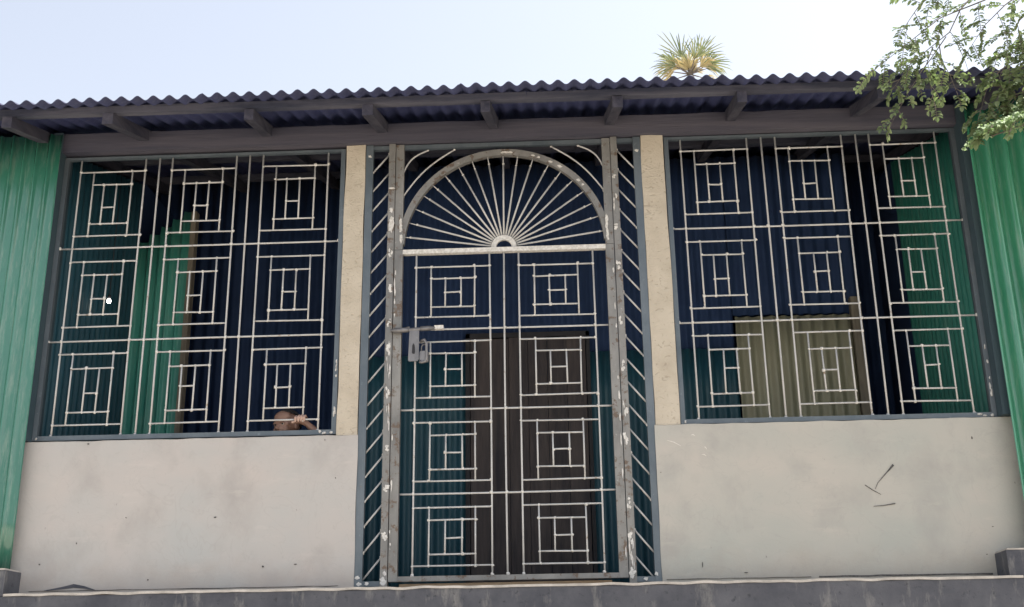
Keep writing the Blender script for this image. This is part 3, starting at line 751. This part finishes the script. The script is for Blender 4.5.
# ------------------------------------------------------------------ vegetation
def leaflet(mb, p, d, nrm, L, W, mi=0):
    """rounded leaflet with a slight fold"""
    d = d.normalized(); s = d.cross(nrm).normalized(); n = s.cross(d).normalized(); f = W * .25
    q = [p, p + d * L * .3 + s * W * .46 + n * f, p + d * L * .7 + s * W * .46 + n * f, p + d * L - n * L * .08, p + d * L * .7 - s * W * .46 + n * f, p + d * L * .3 - s * W * .46 + n * f, p + d * L * .5]
    mb.add(q, [(0, 1, 6), (1, 2, 6), (2, 3, 6), (3, 4, 6), (4, 5, 6), (5, 0, 6)], mi)
def rv(a=1): return V((random.gauss(0, a), random.gauss(0, a), random.gauss(0, a)))
def pinna(mb, wood, p, d, L, n, ll, lw, droop=.3):
    """feather of paired leaflets along a thin drooping rachis"""
    pts = [p.copy()]; d = d.normalized(); q = p.copy(); nr = (V((0, -.35, 1)) + rv(.35)).normalized()
    for i in range(n):
        q = q + d * (L / n); d = (d + V((0, 0, -droop / n)) + rv(.03)).normalized(); pts.append(q.copy())
        if i < 1: continue
        sd = d.cross(nr).normalized()
        for s in (-1, 1):
            if random.random() < .9:
                leaflet(mb, q, (sd * s + d * .45 + rv(.18)), (nr + rv(.35)), ll * random.uniform(.75, 1.15), lw * random.uniform(.8, 1.1))
    leaflet(mb, q, d, nr, ll, lw)
    wood.tube(pts, [.0022] * (len(pts) - 1) + [.001], 4, 0)
def twig(mb, wood, pts, npin, L, n, ll, lw, droop=.35, spread=.9, r0=.006, start=.15):
    """woody twig through pts carrying alternating feathers"""
    pts = [V(p) for p in pts]; cum = [0]
    for a, c in zip(pts, pts[1:]): cum.append(cum[-1] + (c - a).length)
    def at(t):
        t *= cum[-1]
        for i in range(len(pts) - 1):
            if t <= cum[i + 1] or i == len(pts) - 2:
                k = (t - cum[i]) / (cum[i + 1] - cum[i]); return pts[i].lerp(pts[i + 1], k), (pts[i + 1] - pts[i]).normalized()
    wood.tube(pts, [r0 * (1 - .75 * c / cum[-1]) for c in cum], 6, 0)
    for k in range(npin):
        t = start + (1 - start) * (k + .5) / npin; p, d = at(t); side = (-1) ** k
        sd = d.cross(V((0, -1, .2))).normalized() * side
        pinna(mb, wood, p, sd * spread + d * .7 + rv(.22), L * random.uniform(.7, 1.1) * (1 - .35 * t), n, ll, lw, droop)
    p, d = at(1.0); pinna(mb, wood, p, d, L * .7, n, ll, lw, droop)

tree = empty('feathery_tree', (5.3, -1.7, GZ))
tag(tree, 'feathery-leaved tree hanging its branches over the right end of the roof', 'tree')
off = V((5.3, -1.7, GZ))
wood = MB(); fol = MB()
wood.tube([V((5.3, -1.7, GZ)), V((5.35, -1.72, -.6)), V((5.2, -1.65, 1.2)), V((5.15, -1.6, 2.9)), V((4.9, -1.55, 4.2)), V((4.6, -1.5, 5.3))], [.16, .13, .11, .09, .06, .03], 12)
limbs = [[(5.15, -1.6, 2.7), (4.5, -1.45, 3.4), (3.75, -1.3, 3.72), (3.1, -1.2, 3.7)],
         [(5.1, -1.6, 3.0), (4.3, -1.3, 3.05), (3.6, -1.15, 3.0)],
         [(5.0, -1.6, 3.9), (4.2, -1.5, 4.2), (3.3, -1.35, 4.15), (2.8, -1.3, 3.95)]]
for L_ in limbs: wood.tube(L_, [.045, .03, .018, .008], 8)
S = dict(ll=.050, lw=.031)
# sprays against the sky, sweeping down and to the left
sky_t = [[(3.35, -1.15, 3.62), (3.106, -1.1, 3.443), (2.811, -1.1, 3.325), (2.619, -1.1, 3.175), (2.40, -1.05, 3.02)],
         [(3.10, -1.25, 3.60), (2.80, -1.2, 3.47), (2.66, -1.2, 3.36), (2.575, -1.2, 3.243), (2.542, -1.2, 3.12)],
         [(3.45, -1.15, 3.55), (3.224, -1.1, 3.401), (3.081, -1.1, 3.263), (2.964, -1.1, 3.10)],
         [(3.10, -1.1, 3.55), (2.942, -1.1, 3.377), (2.856, -1.1, 3.22), (2.685, -1.1, 3.085), (2.56, -1.1, 3.0)],
         [(3.60, -1.15, 3.58), (3.445, -1.1, 3.428), (3.30, -1.1, 3.289), (3.182, -1.1, 3.13)],
         [(3.05, -1.3, 3.72), (2.86, -1.3, 3.52), (2.74, -1.3, 3.42)],
         [(3.75, -1.2, 3.50), (3.5, -1.15, 3.34), (3.33, -1.1, 3.18)]]
for t in sky_t: twig(fol, wood, t, 8, .28, 13, .038, .019, droop=.55, spread=.6)
# sprays hanging in front of the eave
low_t = [[(2.85, -1.05, 3.22), (2.747, -1.0, 3.086), (2.685, -1.0, 3.01), (2.56, -1.0, 2.825), (2.46, -1.0, 2.655)],
         [(2.76, -1.05, 3.15), (2.709, -1.0, 3.031), (2.72, -1.02, 2.90), (2.735, -1.0, 2.80)],
         [(2.72, -1.0, 3.12), (2.60, -1.0, 3.03), (2.50, -1.0, 2.90)],
         [(2.80, -1.05, 3.17), (2.80, -1.05, 3.05), (2.84, -1.05, 2.94), (2.862, -1.05, 2.83)]]
for t, k in zip(low_t, (9, 5, 6, 6)): twig(fol, wood, t, k, .15, 7, .040, .026, droop=1.2, r0=.004)
twig(fol, wood, [(2.93, -1.0, 3.20), (2.965, -1.0, 3.06), (2.978, -1.0, 2.95)], 2, .03, 3, .036, .03, droop=1, start=.8, r0=.003)
right_t = [[(3.6, -1.1, 3.16), (3.369, -1.0, 3.097), (3.169, -1.0, 2.998), (3.06, -1.0, 2.85), (2.995, -1.0, 2.68)],
           [(3.6, -1.1, 2.95), (3.397, -1.0, 2.883), (3.234, -1.0, 2.819), (3.103, -1.0, 2.71), (3.03, -1.0, 2.63)],
           [(3.6, -1.1, 3.26), (3.416, -1.0, 3.203), (3.246, -1.0, 3.102), (3.158, -1.0, 2.95), (3.165, -1.0, 2.82)],
           [(3.7, -1.1, 3.06), (3.46, -1.05, 2.99), (3.3, -1.05, 2.88), (3.22, -1.0, 2.78)]]
for t in right_t: twig(fol, wood, t, 9, .22, 9, .052, .031, droop=1.1, spread=.65)
# the crown goes on above and to the right of the picture
for k in range(46):
    p = V((random.uniform(3.95, 6.6), random.uniform(-3.2, -1.7), random.uniform(3.6, 5.6))); q = p + V((random.uniform(-.5, .3), random.uniform(-.3, .3), -random.uniform(.3, .6)))
    twig(fol, wood, [p, p.lerp(q, .5) + rv(.04), q], 5, .26, 7, .05, .034, droop=.5)
# a dense pale bough lying against the top corner of the right green wall, sunlight painted into its leaf colour
bough = MB()
wood.tube([(5.25, -1.65, 1.9), (4.5, -1.35, 2.35), (3.9, -1.15, 2.62), (3.4, -1.05, 2.64), (2.98, -1.0, 2.52)], [.03, .022, .014, .008, .003], 6)
for k in range(3000):
    x = 2.925 + 1.3 * random.random() ** .8; t = min(x - 2.925, .9); top_ = 2.525 + t * .80; bot = 2.505 + t * .17 + .02 * noise.noise(V((x * 9, 0, 0)))
    f = random.random() ** .75; zz = bot + (top_ - bot) * f
    p = V((x, -1.22 + .38 * f ** 1.3 + random.gauss(0, .02), zz + random.gauss(0, .006)))
    d = V((random.uniform(-1, -.1), random.gauss(-.5, .25), random.uniform(-.8, -.1)))
    leaflet(bough, p, d, V((0, -.8, 1)) + rv(.25), random.uniform(.028, .048), random.uniform(.018, .030))
for k in range(26):
    x = random.uniform(2.98, 3.7); z0 = 2.505 + (x - 2.925) * .17
    p = V((x, -1.2, z0)); pinna(bough, wood, p, V((-.5, -.1, -.6)), random.uniform(.06, .13), 4, .035, .024, .6)
for mbx, nm, mt in ((wood, 'trunk', 'bark'), (fol, 'crown', 'leaf'), (bough, 'bough', 'sunlit_leaf')):
    mbx.v = [tuple(V(p) - off) for p in mbx.v]
    bo_ = mbx.build(nm, mt, tree)
bo_['label'] = 'dense pale green bough over the right wall'

# fan palm far behind the roof
def palm():
    Y = 20.; c = V((4.05, Y, 14.98)); off = V((3.9, Y + .4, GZ))
    root = empty('fan_palm', off); tag(root, 'yellowish fan palm showing its crown above the roof ridge', 'palm tree')
    tw = MB(); tw.tube([off, off + V((.05, -.1, 6)), off + V((.12, -.25, 12)), c + V((0, 0, -.1))], [.20, .15, .13, .11], 12)
    g = MB()
    def fan(dirv, pl, R_, spread, nb, mi, droop):
        dirv = dirv.normalized(); hub = c + dirv * pl; tw.tube([c, hub], [.022, .012], 5)
        side = dirv.cross(V((random.uniform(-.5, .5), -1, .15))).normalized(); nrm = side.cross(dirv).normalized()
        for i in range(nb):
            a = spread * (2 * i / (nb - 1) - 1); d = (dirv * math.cos(a) + side * math.sin(a) + nrm * random.uniform(-.12, .12)).normalized()
            L = R_ * 1.45 * random.uniform(.8, 1.15) * (1 - .2 * abs(a) / spread); w = .019; pr = None
            s = d.cross(V((0, -1, 0)) + rv(.3)).normalized()
            p0 = hub; p1 = hub + d * L * .5; p2 = hub + d * L * .85 + V((0, 0, -droop * .25)) * L; p3 = hub + d * L + V((0, 0, -droop * .5)) * L
            g.add([p0 - s * .008, p0 + s * .008, p1 + s * w, p1 - s * w, p2 + s * w * .6, p2 - s * w * .6, p3], [(0, 1, 2, 3), (3, 2, 4, 5), (5, 4, 6)], mi)
    for ang, pl, R_, mi, dr_ in ((112, .55, .66, 0, .1), (124, .42, .60, 0, .15), (95, .50, .56, 0, .1), (60, .58, .62, 0, .2), (72, .42, .52, 0, .15), (45, .50, .56, 0, .35), (142, .50, .52, 0, .4), (28, .50, .50, 0, .5), (158, .46, .46, 0, .6),
                              (175, .45, .42, 1, .9), (8, .45, .40, 0, .8), (150, .30, .42, 1, 1.2), (30, .32, .42, 1, 1.0), (195, .40, .4, 1, 1.2), (-12, .40, .42, 1, 1.2), (90, .15, .36, 1, .3), (100, .18, .4, 0, .4), (75, .12, .34, 1, .4), (120, .12, .3, 1, .5), (50, .12, .3, 1, .5)):
        a = R(ang); fan(V((math.cos(a), random.uniform(-.5, .5), math.sin(a))), pl, R_, R(52), 12, mi, dr_)
    for mbx, nm, mt in ((tw, 'trunk', 'bark'), (g, 'crown', ['palm', 'palm_dry'])):
        mbx.v = [tuple(V(p) - off) for p in mbx.v]; mbx.build(nm, mt, root)
palm()

# ------------------------------------------------------------------ camera
cam = bpy.data.cameras.new('camera'); co = bpy.data.objects.new('camera', cam); col.objects.link(co)
cam.sensor_width = 36; cam.lens = 36 * 1169.95 / 1024; cam.clip_end = 2000
yaw, pit, rol = R(-2.33856615), R(18.80738513), R(-.82979917)
fw = V((math.sin(yaw) * math.cos(pit), math.cos(yaw) * math.cos(pit), math.sin(pit))); r0 = V((math.cos(yaw), -math.sin(yaw), 0)); u0 = r0.cross(fw)
rt = math.cos(rol) * r0 + math.sin(rol) * u0; up = -math.sin(rol) * r0 + math.cos(rol) * u0
co.matrix_world = Matrix(((rt.x, up.x, -fw.x, .36064569), (rt.y, up.y, -fw.y, -7.59392466), (rt.z, up.z, -fw.z, -.70358677), (0, 0, 0, 1)))
scene.camera = co

# ------------------------------------------------------------------ light
EL, AZM = R(62), R(87)          # sun behind the house, to the right (azimuth clockwise from +y)
w = bpy.data.worlds.new('World'); scene.world = w; w.use_nodes = True; nt = w.node_tree
bg = nt.nodes['Background']; sky = nt.nodes.new('ShaderNodeTexSky'); sky.sky_type = 'NISHITA'; sky.sun_disc = False
sky.sun_elevation = EL; sky.sun_rotation = AZM; sky.air_density = 1.0; sky.dust_density = 3.5; sky.ozone_density = 1.0
hs = nt.nodes.new('ShaderNodeHueSaturation'); hs.inputs['Saturation'].default_value = .46   # thin milky haze over the sky
nt.links.new(sky.outputs[0], hs.inputs['Color']); nt.links.new(hs.outputs[0], bg.inputs[0]); bg.inputs[1].default_value = .12
sl = bpy.data.lights.new('sun', 'SUN'); sl.energy = 5; sl.angle = R(.53); sl.color = (1, .95, .87)
so = bpy.data.objects.new('sun', sl); col.objects.link(so)
sd = V((math.sin(AZM) * math.cos(EL), math.cos(AZM) * math.cos(EL), math.sin(EL)))
so.rotation_euler = sd.to_track_quat('Z', 'Y').to_euler(); so.location = sd * 40

scene.view_settings.view_transform = 'Standard'; scene.view_settings.look = 'None'
scene.view_settings.exposure = 1.36; scene.view_settings.gamma = 1.0; scene.view_settings.use_curve_mapping = False
scene.render.engine = 'CYCLES'
scene.cycles.max_bounces = 8; scene.cycles.diffuse_bounces = 5
